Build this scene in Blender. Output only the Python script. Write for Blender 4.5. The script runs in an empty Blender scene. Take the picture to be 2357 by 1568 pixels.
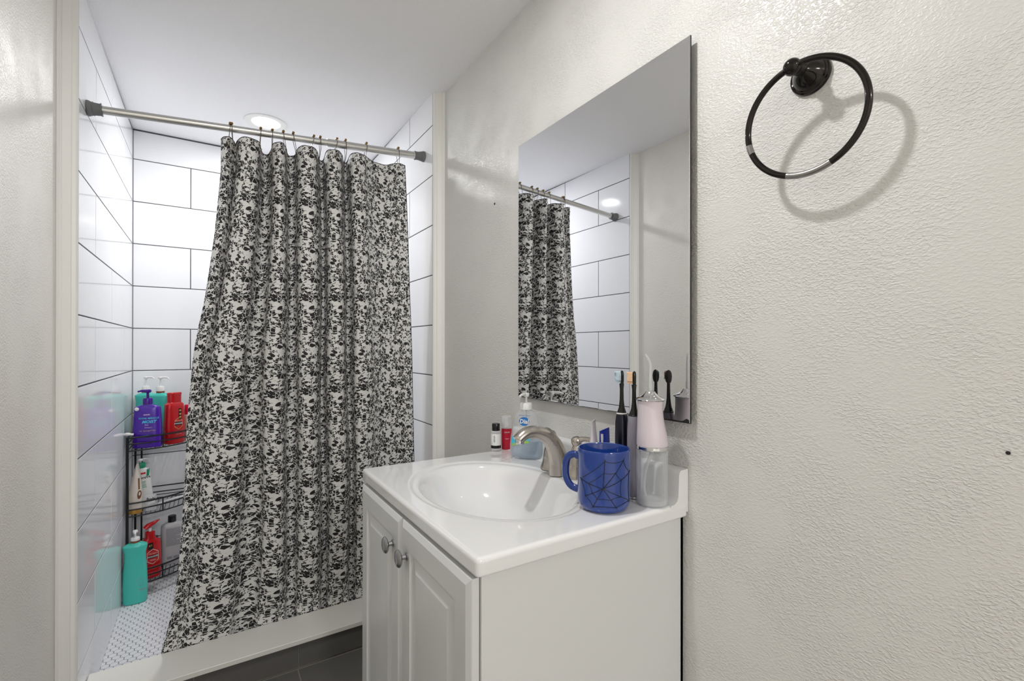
import bpy, bmesh, math, random
from mathutils import Vector, Matrix, noise
random.seed(7)
SC = bpy.context.scene
COL = SC.collection

# ------------------------------------------------------------------ camera, world, exposure
CH = 1.123                                   # lens height above the bathroom floor
cam_data = bpy.data.cameras.new('camera'); cam = bpy.data.objects.new('camera', cam_data); COL.objects.link(cam)
cam_data.sensor_fit = 'HORIZONTAL'; cam_data.sensor_width = 36.0
cam_data.lens = 1086.1 / 2357 * 36.0
cam_data.shift_y = 14.32 / 2357
cam_data.clip_start = 0.02
def cam_matrix():
    yaw, pit, rol = .5702, .0021, .001
    cy, sy = math.cos(yaw), math.sin(yaw)
    fw = Vector((sy, cy, 0)); rt = Vector((cy, -sy, 0)); up = Vector((0, 0, 1))
    c, s = math.cos(pit), math.sin(pit); fw, up = fw*c + up*s, up*c - fw*s
    c, s = math.cos(rol), math.sin(rol); rt, up = rt*c + up*s, up*c - rt*s
    m = Matrix((rt, up, -fw)).transposed().to_4x4(); m.translation = (0, 0, CH); return m
cam.matrix_world = cam_matrix()
SC.camera = cam
w = bpy.data.worlds.new('world'); SC.world = w; w.use_nodes = True
w.node_tree.nodes['Background'].inputs[0].default_value = (1.0, .99, .97, 1)
w.node_tree.nodes['Background'].inputs[1].default_value = 0.3
SC.view_settings.view_transform = 'Standard'; SC.view_settings.look = 'None'
SC.view_settings.gamma = 1.0; SC.view_settings.use_curve_mapping = False
SC.view_settings.exposure = 0.06
SC.cycles.use_denoising = True
SC.cycles.max_bounces = 10; SC.cycles.diffuse_bounces = 6; SC.cycles.glossy_bounces = 6
SC.cycles.transmission_bounces = 10; SC.cycles.transparent_max_bounces = 12
SC.cycles.caustics_reflective = False; SC.cycles.caustics_refractive = False
SC.cycles.sample_clamp_indirect = 4.0
LAMP_SHOWER = (.222, 2.49); POWER_SHOWER = 7.5
LAMP_ROOM = (.215, .70);    POWER_ROOM = 7.6
POWER_HALL_FILL = 54.0  # strength of the added fill lamp in the hallway

# ------------------------------------------------------------------ materials
def lin(c):
    return tuple(((x/255)/12.92 if x/255 <= .04045 else ((x/255+.055)/1.055)**2.4) for x in c) + (1,)
def mat(name, col, rough=.5, metal=0, spec=.5, coat=0, trans=0, ior=1.45, alpha=1, bump=None, sheen=0):
    m = bpy.data.materials.new(name); m.use_nodes = True
    nt = m.node_tree; b = nt.nodes['Principled BSDF']
    b.inputs['Base Color'].default_value = col if len(col) == 4 else (*col, 1)
    b.inputs['Roughness'].default_value = rough; b.inputs['Metallic'].default_value = metal
    b.inputs['Specular IOR Level'].default_value = spec; b.inputs['Coat Weight'].default_value = coat
    b.inputs['Transmission Weight'].default_value = trans; b.inputs['IOR'].default_value = ior
    b.inputs['Alpha'].default_value = alpha; b.inputs['Sheen Weight'].default_value = sheen
    tc = nt.nodes.new('ShaderNodeTexCoord')
    if bump:                                  # (scale, distance, strength, stretch)
        mp = nt.nodes.new('ShaderNodeMapping'); mp.inputs['Scale'].default_value = bump[3] if len(bump) > 3 else (1, 1, 1)
        nz = nt.nodes.new('ShaderNodeTexNoise'); nz.inputs['Scale'].default_value = bump[0]; nz.inputs['Detail'].default_value = 3
        bp = nt.nodes.new('ShaderNodeBump'); bp.inputs['Distance'].default_value = bump[1]; bp.inputs['Strength'].default_value = bump[2]
        nt.links.new(tc.outputs['Object'], mp.inputs[0]); nt.links.new(mp.outputs[0], nz.inputs['Vector'])
        nt.links.new(nz.outputs['Fac'], bp.inputs['Height']); nt.links.new(bp.outputs[0], b.inputs['Normal'])
    else:                                     # faint procedural variation of the gloss
        nz = nt.nodes.new('ShaderNodeTexNoise'); nz.inputs['Scale'].default_value = 40
        mr = nt.nodes.new('ShaderNodeMapRange'); mr.inputs[3].default_value = max(0, rough-.02); mr.inputs[4].default_value = rough+.02
        nt.links.new(tc.outputs['Object'], nz.inputs['Vector']); nt.links.new(nz.outputs['Fac'], mr.inputs[0]); nt.links.new(mr.outputs[0], b.inputs['Roughness'])
    return m
def wall_paint(name, col, dist, stretch=(1, 1, 1), sc=120, rough=.32):
    m = bpy.data.materials.new(name); m.use_nodes = True; nt = m.node_tree; N = nt.nodes.new; L = nt.links.new
    b = nt.nodes['Principled BSDF']; b.inputs['Base Color'].default_value = col; b.inputs['Roughness'].default_value = rough
    tc = N('ShaderNodeTexCoord'); mp = N('ShaderNodeMapping'); mp.inputs['Scale'].default_value = stretch
    mp.inputs['Rotation'].default_value = (math.radians(-35), 0, 0)
    L(tc.outputs['Object'], mp.inputs[0])
    n1 = N('ShaderNodeTexNoise'); n1.inputs['Scale'].default_value = sc; n1.inputs['Detail'].default_value = 2.5; n1.inputs['Roughness'].default_value = .55
    n2 = N('ShaderNodeTexNoise'); n2.inputs['Scale'].default_value = 9; n2.inputs['Detail'].default_value = 3
    L(mp.outputs[0], n1.inputs['Vector']); L(tc.outputs['Object'], n2.inputs['Vector'])
    r = N('ShaderNodeMapRange'); r.inputs[1].default_value = .42; r.inputs[2].default_value = .66
    L(n1.outputs['Fac'], r.inputs[0])
    r2 = N('ShaderNodeMapRange'); r2.inputs[1].default_value = .35; r2.inputs[2].default_value = .6; r2.inputs[3].default_value = .35; r2.inputs[4].default_value = 1
    L(n2.outputs['Fac'], r2.inputs[0])
    mu = N('ShaderNodeMath'); mu.operation = 'MULTIPLY'; L(r.outputs[0], mu.inputs[0]); L(r2.outputs[0], mu.inputs[1])
    bp = N('ShaderNodeBump'); bp.inputs['Distance'].default_value = dist; bp.inputs['Strength'].default_value = 1
    L(mu.outputs[0], bp.inputs['Height']); L(bp.outputs[0], b.inputs['Normal'])
    return m
M = {}
M['wall_r'] = wall_paint('warm white knockdown paint', lin((220, 219, 216)), .0008, (1, .65, 1.15), 290)
M['wall_l'] = wall_paint('warm white orange peel paint', lin((236, 233, 226)), .0007, (1, 1, 1), 240)
M['ceiling'] = mat('white ceiling paint', lin((245, 245, 247)), .7, bump=(150, .0016, .8))
M['trim'] = mat('cream trim paint', lin((243, 242, 239)), .35)
M['tile'] = mat('glossy white wall tile', lin((240, 241, 244)), .085, spec=.18, bump=(7, .0012, .35))
M['grout'] = mat('grey grout', lin((88, 88, 92)), .85)
M['caulk'] = mat('black gap', lin((30, 30, 32)), .8)
M['hex'] = mat('white mosaic tile', lin((228, 228, 232)), .18)
M['hexgrout'] = mat('mosaic grout', lin((122, 121, 123)), .9)
M['curb'] = mat('cream stone threshold', lin((230, 229, 223)), .3, bump=(30, .0004, .3))
M['floor'] = mat('grey floor tile', lin((98, 96, 94)), .4, bump=(60, .0005, .4))
M['hallfloor'] = mat('pale grey laminate', lin((190, 188, 186)), .4)
M['floorgrout'] = mat('floor grout', lin((150, 146, 140)), .9)
M['cab'] = mat('white thermofoil', lin((214, 215, 215)), .32)
M['top'] = mat('cultured marble white', lin((232, 232, 233)), .09, coat=.5)
M['nickel'] = mat('brushed nickel', lin((188, 181, 173)), .27, 1)
M['knob'] = mat('satin steel', lin((168, 168, 170)), .25, 1)
M['rod'] = mat('satin nickel rod', lin((208, 207, 204)), .3, 1)
M['rubber'] = mat('grey rubber', lin((112, 113, 114)), .6)
M['bronze'] = mat('oil rubbed bronze', lin((34, 30, 27)), .16, .75, coat=.3)
M['bare'] = mat('worn bare metal', lin((150, 148, 146)), .25, .9)
M['brass'] = mat('antique brass', lin((138, 112, 70)), .4, .9)
M['hookwire'] = mat('dull bronze wire', lin((104, 92, 76)), .35, .9)
M['wire'] = mat('black coated wire', lin((18, 18, 20)), .4)
M['edge'] = mat('mirror backing', lin((38, 38, 36)), .4)
M['mirror'] = mat('silvered mirror', (.83, .835, .85), .0, 1)
M['mirror'].node_tree.nodes['Principled BSDF'].inputs['Roughness'].default_value = 0
for l in list(M['mirror'].node_tree.links):
    if l.to_socket.name == 'Roughness': M['mirror'].node_tree.links.remove(l)
M['blue'] = mat('blue glazed ceramic', lin((20, 58, 138)), .08, coat=.6)
M['ink'] = mat('black print', lin((16, 16, 24)), .4)
M['white'] = mat('white plastic', lin((232, 232, 230)), .3)
def thin(name, tint, body, fac, rough=.04):
    """thin clear plastic wall: see-through with a glossy skin and a little body colour"""
    m = mat(name, body, rough); nt = m.node_tree; N = nt.nodes.new; L = nt.links.new
    tr = N('ShaderNodeBsdfTransparent'); tr.inputs[0].default_value = tint
    lw = N('ShaderNodeLayerWeight'); lw.inputs['Blend'].default_value = .35
    mr = N('ShaderNodeMapRange'); mr.inputs[3].default_value = fac; mr.inputs[4].default_value = min(1, fac+.55); L(lw.outputs['Facing'], mr.inputs[0])
    ms = N('ShaderNodeMixShader'); L(mr.outputs[0], ms.inputs[0]); L(tr.outputs[0], ms.inputs[1]); L(nt.nodes['Principled BSDF'].outputs[0], ms.inputs[2])
    L(ms.outputs[0], nt.nodes['Material Output'].inputs[0]); return m
M['clearish'] = thin('translucent white plastic', (.95, .95, .96, 1), lin((236, 236, 238)), .38, .12)
M['clear'] = thin('clear plastic', (.97, .975, .98, 1), lin((226, 228, 230)), .10)
M['water'] = thin('pale liquid soap', (.80, .88, .95, 1), lin((196, 212, 226)), .30)
M['pearl'] = mat('pearl lilac plastic', lin((216, 205, 213)), .22, coat=.5)
M['chrome'] = mat('chrome', lin((225, 225, 226)), .07, 1)
M['navy'] = mat('black navy plastic', lin((14, 15, 34)), .22)
M['black'] = mat('black plastic', lin((14, 13, 14)), .2)
M['mauve'] = mat('grey lilac plastic', lin((142, 138, 150)), .3)
M['bristle'] = mat('white blue bristles', lin((200, 220, 232)), .7)
M['bristle2'] = mat('peach bristles', lin((236, 200, 166)), .7)
M['purple'] = mat('violet plastic', lin((70, 22, 158)), .22, coat=.3)
M['violet'] = mat('dark violet plastic', lin((64, 12, 132)), .25)
M['turq'] = mat('turquoise plastic', lin((72, 194, 180)), .24)
M['red'] = mat('red plastic', lin((190, 12, 22)), .2, coat=.2)
M['redlabel'] = mat('crimson label', lin((186, 18, 50)), .35)
M['pink'] = mat('hot pink plastic', lin((222, 24, 70)), .25)
M['cream'] = mat('cream plastic', lin((222, 212, 200)), .35)
M['brown'] = mat('brown print', lin((120, 78, 44)), .4)
M['gold'] = mat('gold amber plastic', lin((184, 140, 62)), .3, .2)
M['green'] = mat('green plastic', lin((18, 140, 104)), .3)
M['mint'] = mat('mint print', lin((96, 176, 148)), .4)
M['grey'] = mat('pale grey plastic', lin((196, 194, 196)), .3)
M['greylabel'] = mat('grey label print', lin((150, 150, 154)), .6)
M['cyan'] = mat('cyan print', lin((70, 190, 226)), .4)
M['pinkprint'] = mat('pale print', lin((226, 196, 226)), .4)
M['goldprint'] = mat('gold print', lin((206, 170, 92)), .4)
M['dialblue'] = mat('blue print', lin((34, 112, 186)), .35)
M['limeprint'] = mat('lime print', lin((150, 196, 96)), .4)
M['royal'] = mat('royal blue print', lin((30, 52, 150)), .3)
M['paste'] = mat('lilac white tube', lin((226, 218, 226)), .3)
M['copper'] = mat('copper band', lin((128, 82, 60)), .4, .3)
def emis(name, strength):
    m = bpy.data.materials.new(name); m.use_nodes = True; nt = m.node_tree
    b = nt.nodes['Principled BSDF']; b.inputs['Base Color'].default_value = (.9, .9, .9, 1)
    b.inputs['Emission Color'].default_value = (1, .995, .982, 1); b.inputs['Emission Strength'].default_value = strength; return m
M['lens'] = emis('lit lamp lens', 6)

def curtain_material():
    m = bpy.data.materials.new('shard print cloth'); m.use_nodes = True; nt = m.node_tree; N = nt.nodes.new; L = nt.links.new
    b = nt.nodes['Principled BSDF']; b.inputs['Roughness'].default_value = .65
    tc0 = N('ShaderNodeTexCoord'); wr = N('ShaderNodeVectorMath'); wr.operation = 'MODULO'; wr.inputs[1].default_value = (.150, .335, 1); L(tc0.outputs['UV'], wr.inputs[0])
    class tc: outputs = {'UV': wr.outputs[0]}
    nz = N('ShaderNodeTexNoise'); nz.inputs['Scale'].default_value = 34; nz.inputs['Detail'].default_value = 2
    L(tc.outputs['UV'], nz.inputs['Vector'])
    sub = N('ShaderNodeVectorMath'); sub.operation = 'SUBTRACT'; sub.inputs[1].default_value = (.5, .5, .5); L(nz.outputs['Color'], sub.inputs[0])
    scl = N('ShaderNodeVectorMath'); scl.operation = 'SCALE'; scl.inputs['Scale'].default_value = .018; L(sub.outputs[0], scl.inputs[0])
    add = N('ShaderNodeVectorMath'); L(tc.outputs['UV'], add.inputs[0]); L(scl.outputs[0], add.inputs[1])
    def vor(scale, feat, thr, op, src):
        v = N('ShaderNodeTexVoronoi'); v.inputs['Scale'].default_value = scale; v.feature = feat; v.voronoi_dimensions = '2D'; L(src, v.inputs['Vector'])
        c = N('ShaderNodeMath'); c.operation = op; c.inputs[1].default_value = thr
        if feat == 'F1':
            s = N('ShaderNodeSeparateColor'); L(v.outputs['Color'], s.inputs[0]); L(s.outputs[0], c.inputs[0])
        else: L(v.outputs['Distance'], c.inputs[0])
        return c.outputs[0]
    def mth(op, a, b_, c_=None):
        n = N('ShaderNodeMath'); n.operation = op
        for i, x in enumerate((a, b_)):
            if isinstance(x, (int, float)): n.inputs[i].default_value = x
            elif x is not None: L(x, n.inputs[i])
        return n.outputs[0]
    st = N('ShaderNodeVectorMath'); st.operation = 'MULTIPLY'; st.inputs[1].default_value = (1.0, 1.1, 1); L(add.outputs[0], st.inputs[0])
    def shards(scale, p, gap, src):            # dark cells kept apart by pale gaps
        return mth('MULTIPLY', vor(scale, 'F1', p, 'GREATER_THAN', src), vor(scale, 'DISTANCE_TO_EDGE', gap, 'GREATER_THAN', src))
    A = shards(66, .46, .050, st.outputs[0]); B = shards(118, .42, .055, st.outputs[0]); C_ = shards(210, .62, .05, add.outputs[0])
    n2 = N('ShaderNodeTexNoise'); n2.inputs['Scale'].default_value = 30; n2.inputs['Detail'].default_value = 3; L(tc.outputs['UV'], n2.inputs['Vector'])
    n3 = N('ShaderNodeTexNoise'); n3.inputs['Scale'].default_value = 34; L(st.outputs[0], n3.inputs['Vector'])
    sel = mth('GREATER_THAN', n2.outputs['Fac'], .50); sel3 = mth('GREATER_THAN', n3.outputs['Fac'], .51)
    dk = mth('ADD', mth('MULTIPLY', A, mth('SUBTRACT', 1, sel)), mth('MULTIPLY', B, sel))
    dk = mth('MAXIMUM', dk, mth('MULTIPLY', C_, sel3))
    eC = vor(34, 'DISTANCE_TO_EDGE', .022, 'LESS_THAN', tc.outputs['UV'])
    v = mth('MAXIMUM', mth('SUBTRACT', 1, dk), eC)
    mx = N('ShaderNodeMix'); mx.data_type = 'RGBA'
    mx.inputs[6].default_value = lin((24, 23, 24)); mx.inputs[7].default_value = lin((222, 221, 219)); L(v, mx.inputs[0])
    L(mx.outputs[2], b.inputs['Base Color'])
    # thin cloth lets a little light through
    tr = N('ShaderNodeBsdfTranslucent'); L(mx.outputs[2], tr.inputs['Color'])
    ms = N('ShaderNodeMixShader'); ms.inputs[0].default_value = .04
    L(b.outputs[0], ms.inputs[1]); L(tr.outputs[0], ms.inputs[2]); L(ms.outputs[0], nt.nodes['Material Output'].inputs[0])
    return m
M['curtain'] = curtain_material()
M['hem'] = mat('black hem cloth', lin((26, 24, 24)), .8)

# ------------------------------------------------------------------ mesh helpers
class MB:
    """collects shapes, then links them as ONE mesh object"""
    def __init__(s): s.v = []; s.f = []; s.mi = []; s.cur = 0
    def add(s, V, F):
        o = len(s.v); s.v += [tuple(x) for x in V]; s.f += [tuple(i+o for i in f) for f in F]; s.mi += [s.cur]*len(F); return s
    def box(s, x0, x1, y0, y1, z0, z1):
        V = [(x, y, z) for x in (x0, x1) for y in (y0, y1) for z in (z0, z1)]
        return s.add(V, [(0,1,3,2), (4,6,7,5), (0,4,5,1), (2,3,7,6), (0,2,6,4), (1,5,7,3)])
    def rings(s, R, closed=False, cap=True, loop=True):
        n = len(R[0]); V = [p for r in R for p in r]; F = []
        m = len(R)
        for i in range(m if closed else m-1):
            a, b = i*n, ((i+1) % m)*n
            for j in range(n if loop else n-1):
                k = (j+1) % n; F.append((a+j, a+k, b+k, b+j))
        if cap and not closed: F.append(tuple(range(n))[::-1]); F.append(tuple((m-1)*n+j for j in range(n)))
        return s.add(V, F)
    def lathe(s, prof, c=(0, 0, 0), n=32, axis='z', cap=True, sx=1, sy=1):
        R = []
        for r, z in prof:
            ring = []
            for j in range(n):
                a = 2*math.pi*j/n; x, y = r*math.cos(a)*sx, r*math.sin(a)*sy
                p = {'z': (x, y, z), 'x': (z, x, y), '-x': (-z, -x, y), 'y': (x, z, y), '-y': (x, -z, y)}[axis]
                ring.append((p[0]+c[0], p[1]+c[1], p[2]+c[2]))
            R.append(ring)
        return s.rings(R, cap=cap)
    def tube(s, P, r, n=10, closed=False, flat=None):
        P = [Vector(p) for p in P]; m = len(P); R = []; up = None
        for i, p in enumerate(P):
            if closed: t = P[(i+1) % m] - P[i-1]
            else: t = P[min(i+1, m-1)] - P[max(i-1, 0)]
            t.normalize()
            if up is None:
                up = Vector((0, 0, 1)) if abs(t.z) < .9 else Vector((1, 0, 0))
            a = t.cross(up)
            if a.length < 1e-5: a = t.orthogonal()
            a.normalize(); b = a.cross(t).normalized(); up = b
            rr = r[i] if isinstance(r, list) else r
            ra, rb = rr if isinstance(rr, tuple) else (rr, rr)
            R.append([p + a*ra*math.cos(2*math.pi*j/n) + b*rb*math.sin(2*math.pi*j/n) for j in range(n)])
        return s.rings(R, closed=closed)
    def ball(s, c, r, n=16, sz=1):
        prof = [(max(1e-4, r*math.sin(math.pi*i/n)), -r*sz*math.cos(math.pi*i/n)) for i in range(n+1)]
        return s.lathe(prof, c, n*2)
    def build(s, name, m, parent=None, smooth=True, bevel=None, mats=None, auto=None):
        auto = auto or 35; smooth = smooth and not bevel
        me = bpy.data.meshes.new(name); me.from_pydata(s.v, [], s.f); me.update()
        for k in (mats or [m]): me.materials.append(k)
        if mats: me.polygons.foreach_set('material_index', s.mi)
        bm = bmesh.new(); bm.from_mesh(me)
        bmesh.ops.remove_doubles(bm, verts=bm.verts, dist=1e-6)
        bmesh.ops.recalc_face_normals(bm, faces=bm.faces)
        if bevel:
            ed = [e for e in bm.edges if len(e.link_faces) == 2 and e.calc_face_angle(0) > math.radians(30)]
            bmesh.ops.bevel(bm, geom=ed, offset=bevel, segments=3, profile=.5, affect='EDGES', clamp_overlap=True)
        bm.to_mesh(me); bm.free()
        if smooth:
            me.polygons.foreach_set('use_smooth', [True]*len(me.polygons))
            try: me.set_sharp_from_angle(angle=math.radians(auto))
            except Exception: pass
        o = bpy.data.objects.new(name, me); COL.objects.link(o)
        if parent: o.parent = parent
        return o
def tag(o, label, cat, group=None, kind=None):
    if kind: o['kind'] = kind
    if label: o['label'] = label
    if cat: o['category'] = cat
    if group: o['group'] = group
    return o
def thing(name, label, cat, loc, rz=0, group=None, rx=0, ry=0):
    o = bpy.data.objects.new(name, None); COL.objects.link(o); o.empty_display_size = .05
    o.location = loc; o.rotation_euler = (rx, ry, rz); return tag(o, label, cat, group)
def struct(mb, name, m, label, **k):
    o = mb.build(name, m, **k); o['kind'] = 'structure'; o['label'] = label; return o

def text_mesh(s, size, shear=0, extr=0, bold=0):
    cu = bpy.data.curves.new('lettering', 'FONT'); cu.body = s; cu.size = size; cu.align_x = 'CENTER'; cu.align_y = 'CENTER'; cu.shear = shear
    cu.resolution_u = 2; cu.offset = bold
    o = bpy.data.objects.new('lettering', cu); COL.objects.link(o)
    dg = bpy.context.evaluated_depsgraph_get(); me = bpy.data.meshes.new_from_object(o.evaluated_get(dg))
    V = [tuple(v.co) for v in me.vertices]; F = [tuple(p.vertices) for p in me.polygons]
    bpy.data.objects.remove(o); bpy.data.curves.remove(cu); bpy.data.meshes.remove(me)
    return V, F

# ------------------------------------------------------------------ bottle builder
def sell(rx, ry, n, k=40):
    out = []
    for j in range(k):
        a = 2*math.pi*j/k; c, s = math.cos(a), math.sin(a)
        out.append((math.copysign(abs(c)**(2/n), c)*rx, math.copysign(abs(s)**(2/n), s)*ry))
    return out
class Flask:
    """lofted bottle body: sections (z, rx, ry), superellipse exponent"""
    def __init__(s, secs, n=2.6): s.secs = secs; s.n = n
    def at(s, z):
        S = s.secs
        for a, b in zip(S, S[1:]):
            if a[0] <= z <= b[0] and b[0] > a[0]:
                t = (z-a[0])/(b[0]-a[0]); return a[1]+(b[1]-a[1])*t, a[2]+(b[2]-a[2])*t
        return S[-1][1:3]
    def mb(s, k=44):
        # smooth the profile with extra sections
        mb = MB(); R = []
        for z, rx, ry in s.secs: R.append([(x, y, z) for x, y in sell(rx, ry, s.n, k)])
        return mb.rings(R)
    def wrap(s, u, z, eps=.0006):
        rx, ry = s.at(z); t = min(.985, abs(u/rx)); y = ry*(1-t**s.n)**(1/s.n)
        return (u, -y-eps, z)
    def decal(s, name, V2, F, m, parent, eps=.0006, off=(0, 0)):
        mb = MB(); mb.add([s.wrap(u+off[0], v+off[1], eps) for u, v, *_ in V2], F); return mb.build(name, m, parent, smooth=False)
    def text(s, name, txt, size, u, z, m, parent, shear=0, eps=.0009, bold=0):
        V, F = text_mesh(txt, size, shear, bold=bold); return s.decal(name, V, F, m, parent, eps, (u, z))
def patch(w, h, nx=14, ny=8, shape=None, corner=0):
    V = []; F = []
    for j in range(ny+1):
        for i in range(nx+1):
            x, y = -w/2+w*i/nx, -h/2+h*j/ny
            if shape == 'oval':                # square to disc
                a, b = 2*i/nx-1, 2*j/ny-1
                x, y = w/2*a*math.sqrt(max(0, 1-b*b/2)), h/2*b*math.sqrt(max(0, 1-a*a/2))
            V.append((x, y))
    for j in range(ny):
        for i in range(nx): a = j*(nx+1)+i; F.append((a, a+1, a+nx+2, a+nx+1))
    return V, F
def outline(pts, wd):
    """closed band of width wd along a 2D polygon"""
    n = len(pts); V = []; F = []
    cx = sum(p[0] for p in pts)/n; cy = sum(p[1] for p in pts)/n
    for x, y in pts:
        d = math.hypot(x-cx, y-cy); V += [(x, y), (x-(x-cx)/d*wd, y-(y-cy)/d*wd)]
    for i in range(n): a, b = 2*i, 2*((i+1) % n); F.append((a, b, b+1, a+1))
    return V, F
def bez(p, n=10):
    """Catmull-Rom through points"""
    P = [Vector(x) for x in p]; P = [P[0]*2-P[1]] + P + [P[-1]*2-P[-2]]; out = []
    for i in range(1, len(P)-2):
        for k in range(n):
            t = k/n; a, b, c, d = P[i-1:i+3]
            out.append(.5*((2*b)+(c-a)*t+(2*a-5*b+4*c-d)*t*t+(3*b-a-3*c+d)*t**3))
    out.append(P[-2]); return out
def pump(parent, z, r, h_collar, m_collar, m_head, stem_h, reach, ang=0, head_r=None, droop=.25, head_h=.012, band=None, style='bar'):
    """collar, stem and nozzle head above z"""
    if band:
        MB().lathe([(r*1.02, z), (r*1.04, z+.002), (r*1.04, z+.008), (r*1.0, z+.009)]).build('band', band, parent); z += .008
    MB().lathe([(r, z), (r, z+h_collar*.75), (r*.86, z+h_collar*.95), (r*.5, z+h_collar)]).build('collar', m_collar, parent)
    z += h_collar; hr = head_r or r*.55
    hd = MB(); hd.lathe([(hr*.38, z-.004), (hr*.38, z+stem_h)])
    z += stem_h
    hd.lathe([(hr*.7, z), (hr, z+.003), (hr, z+head_h*.8), (hr*.7, z+head_h)])
    c, s_ = math.cos(ang), math.sin(ang)
    P = [(0, 0, z+head_h*.62), (c*reach*.5, s_*reach*.5, z+head_h*.66), (c*reach*.85, s_*reach*.85, z+head_h*.5), (c*reach, s_*reach, z+head_h*.62-reach*droop)]
    hd.tube(bez(P, 5), [(hr*.55, head_h*.36)]*8+[(hr*.42, head_h*.28)]*8, 10)
    hd.build('pump_head', m_head, parent)
    return z+head_h

# ------------------------------------------------------------------ room shell
XL, XR = -.357, .815              # painted walls
TL, TR, TB = -.3153, .773, 2.927  # tiled shower walls
YJ = 1.80                         # where shower starts
Z0 = 2.0414; P_ = .2064           # first grout course and pitch
ZC, ZCB = 2.173, 2.189
YB = -.45                         # where the side walls end, at the wide doorway behind the camera
sb = MB(); sb.box(XL-.12, XL, YB-.1, 1.78, 0, 2.25); struct(sb, 'wall_left', M['wall_l'], 'cream textured painted wall at the left of the shower opening', smooth=False)
sb = MB(); sb.box(XR, XR+.12, YB-.1, 1.79, 0, 2.25); struct(sb, 'wall_right', M['wall_r'], 'warm white textured wall that carries the mirror and towel ring', smooth=False)
# hallway beyond the doorway, behind the camera
HX0, HX1, HY0, HZ = -1.15, 1.45, -4.2, 2.36
sb = MB(); sb.box(HX0-.1, HX0, HY0, YB-.1, 0, HZ); struct(sb, 'wall_hall_left', M['wall_l'], 'hallway wall behind the camera, left', smooth=False)
sb = MB(); sb.box(HX1, HX1+.1, HY0, YB-.1, 0, HZ); struct(sb, 'wall_hall_right', M['wall_l'], 'hallway wall behind the camera, right', smooth=False)
sb = MB(); sb.box(HX0-.1, HX1+.1, HY0-.1, HY0, 0, HZ); struct(sb, 'wall_hall_back', M['wall_l'], 'hallway wall facing the bathroom doorway', smooth=False)
sb = MB(); sb.box(HX0-.1, XL-.12, YB-.2, YB-.1, 0, HZ).box(XR+.12, HX1+.1, YB-.2, YB-.1, 0, HZ).box(XL-.12, XR+.12, YB-.2, YB-.1, 2.26, HZ); struct(sb, 'wall_hall_front', M['wall_l'], 'hallway side of the wall around the bathroom opening', smooth=False)
sb = MB(); sb.box(HX0-.1, HX1+.1, HY0-.1, YB-.1, HZ, HZ+.1); struct(sb, 'ceiling', M['ceiling'], 'white hallway ceiling behind the camera', smooth=False)
sb = MB(); sb.box(HX0-.1, HX1+.1, HY0-.1, YB-.1, -.1, 0); struct(sb, 'floor', M['hallfloor'], 'pale hallway floor behind the camera', smooth=False)
# ceiling: drops very slightly towards the room
sb = MB()
ys = [YB-.1, 1.0, 1.85, 2.25, 2.60, 3.05]; zs = [ZC-.001, ZC, ZC+.0005, ZC+.004, ZC+.009, ZCB+.002]
R = [[(XL-.12, y, z), (XR+.12, y, z), (XR+.12, y, z+.1), (XL-.12, y, z+.1)] for y, z in zip(ys, zs)]
sb.rings(R); struct(sb, 'ceiling', M['ceiling'], 'white textured ceiling over bathroom and shower', smooth=False)

def tiled(name, label, u0, u1, place, joints, top, thick=.004):
    """place(u, d, z): u along wall, d depth out of wall. joints: row -> list of u joints"""
    g = MB(); gap = .0021
    def slab(a, b, z0, z1, d0, d1):
        V = [place(u, d, z) for u in (a, b) for d in (d0, d1) for z in (z0, z1)]
        g.add(V, [(0,1,3,2), (4,6,7,5), (0,4,5,1), (2,3,7,6), (0,2,6,4), (1,5,7,3)])
    g.cur = 1; slab(u0, u1, -.05, 2.26, -.05, -.0012)
    g.cur = 0
    for k in range(-1, 11):
        zt = top(k) if k == -1 else Z0-P_*k; zb = Z0-P_*(k+1)
        zb = max(zb, .0)
        if zb >= zt: continue
        js = [u0] + sorted(j for j in joints(k) if u0+.01 < j < u1-.01) + [u1]
        for a, b in zip(js, js[1:]):
            a2, b2, c, d = a+gap, b-gap, zb+gap, zt-gap
            e = .0012
            V = [place(u, q, z) for (u, q, z) in ((a2,-.002,c),(b2,-.002,c),(b2,-.002,d),(a2,-.002,d),(a2,-e*.4,c),(b2,-e*.4,c),(b2,-e*.4,d),(a2,-e*.4,d),(a2+e,0,c+e),(b2-e,0,c+e),(b2-e,0,d-e),(a2+e,0,d-e))]
            F = [(8,9,10,11)] + [(i, (i+1)%4, 4+(i+1)%4, 4+i) for i in range(4)] + [(4+i, 4+(i+1)%4, 8+(i+1)%4, 8+i) for i in range(4)]
            g.add(V, F)
    o = g.build(name, None, mats=[M['tile'], M['grout']], smooth=False); o['kind'] = 'structure'; o['label'] = label; return o
LEN = .61
tiled('wall_shower_back', 'white tiled wall at the back of the shower', TL, TR, lambda u, d, z: (u, TB-d, z), lambda k: [-.082+LEN*i if k % 2 == 0 else -.082+LEN*(i+.5) for i in range(-2, 4)], lambda k: ZCB-.006)
tiled('wall_shower_left', 'glossy white tiled wall on the left side of the shower', YJ+.002, TB, lambda u, d, z: (TL+d, u, z), lambda k: [2.045+LEN*i if k % 2 == 0 else 2.353+LEN*i for i in range(-1, 3)], lambda k: ZC+.004)
tiled('wall_shower_right', 'white tiled wall on the right side of the shower', YJ+.014, TB, lambda u, d, z: (TR-d, u, z), lambda k: [2.078+LEN*i if k % 2 else 2.383+LEN*i for i in range(-1, 3)], lambda k: ZC+.004)
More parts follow.
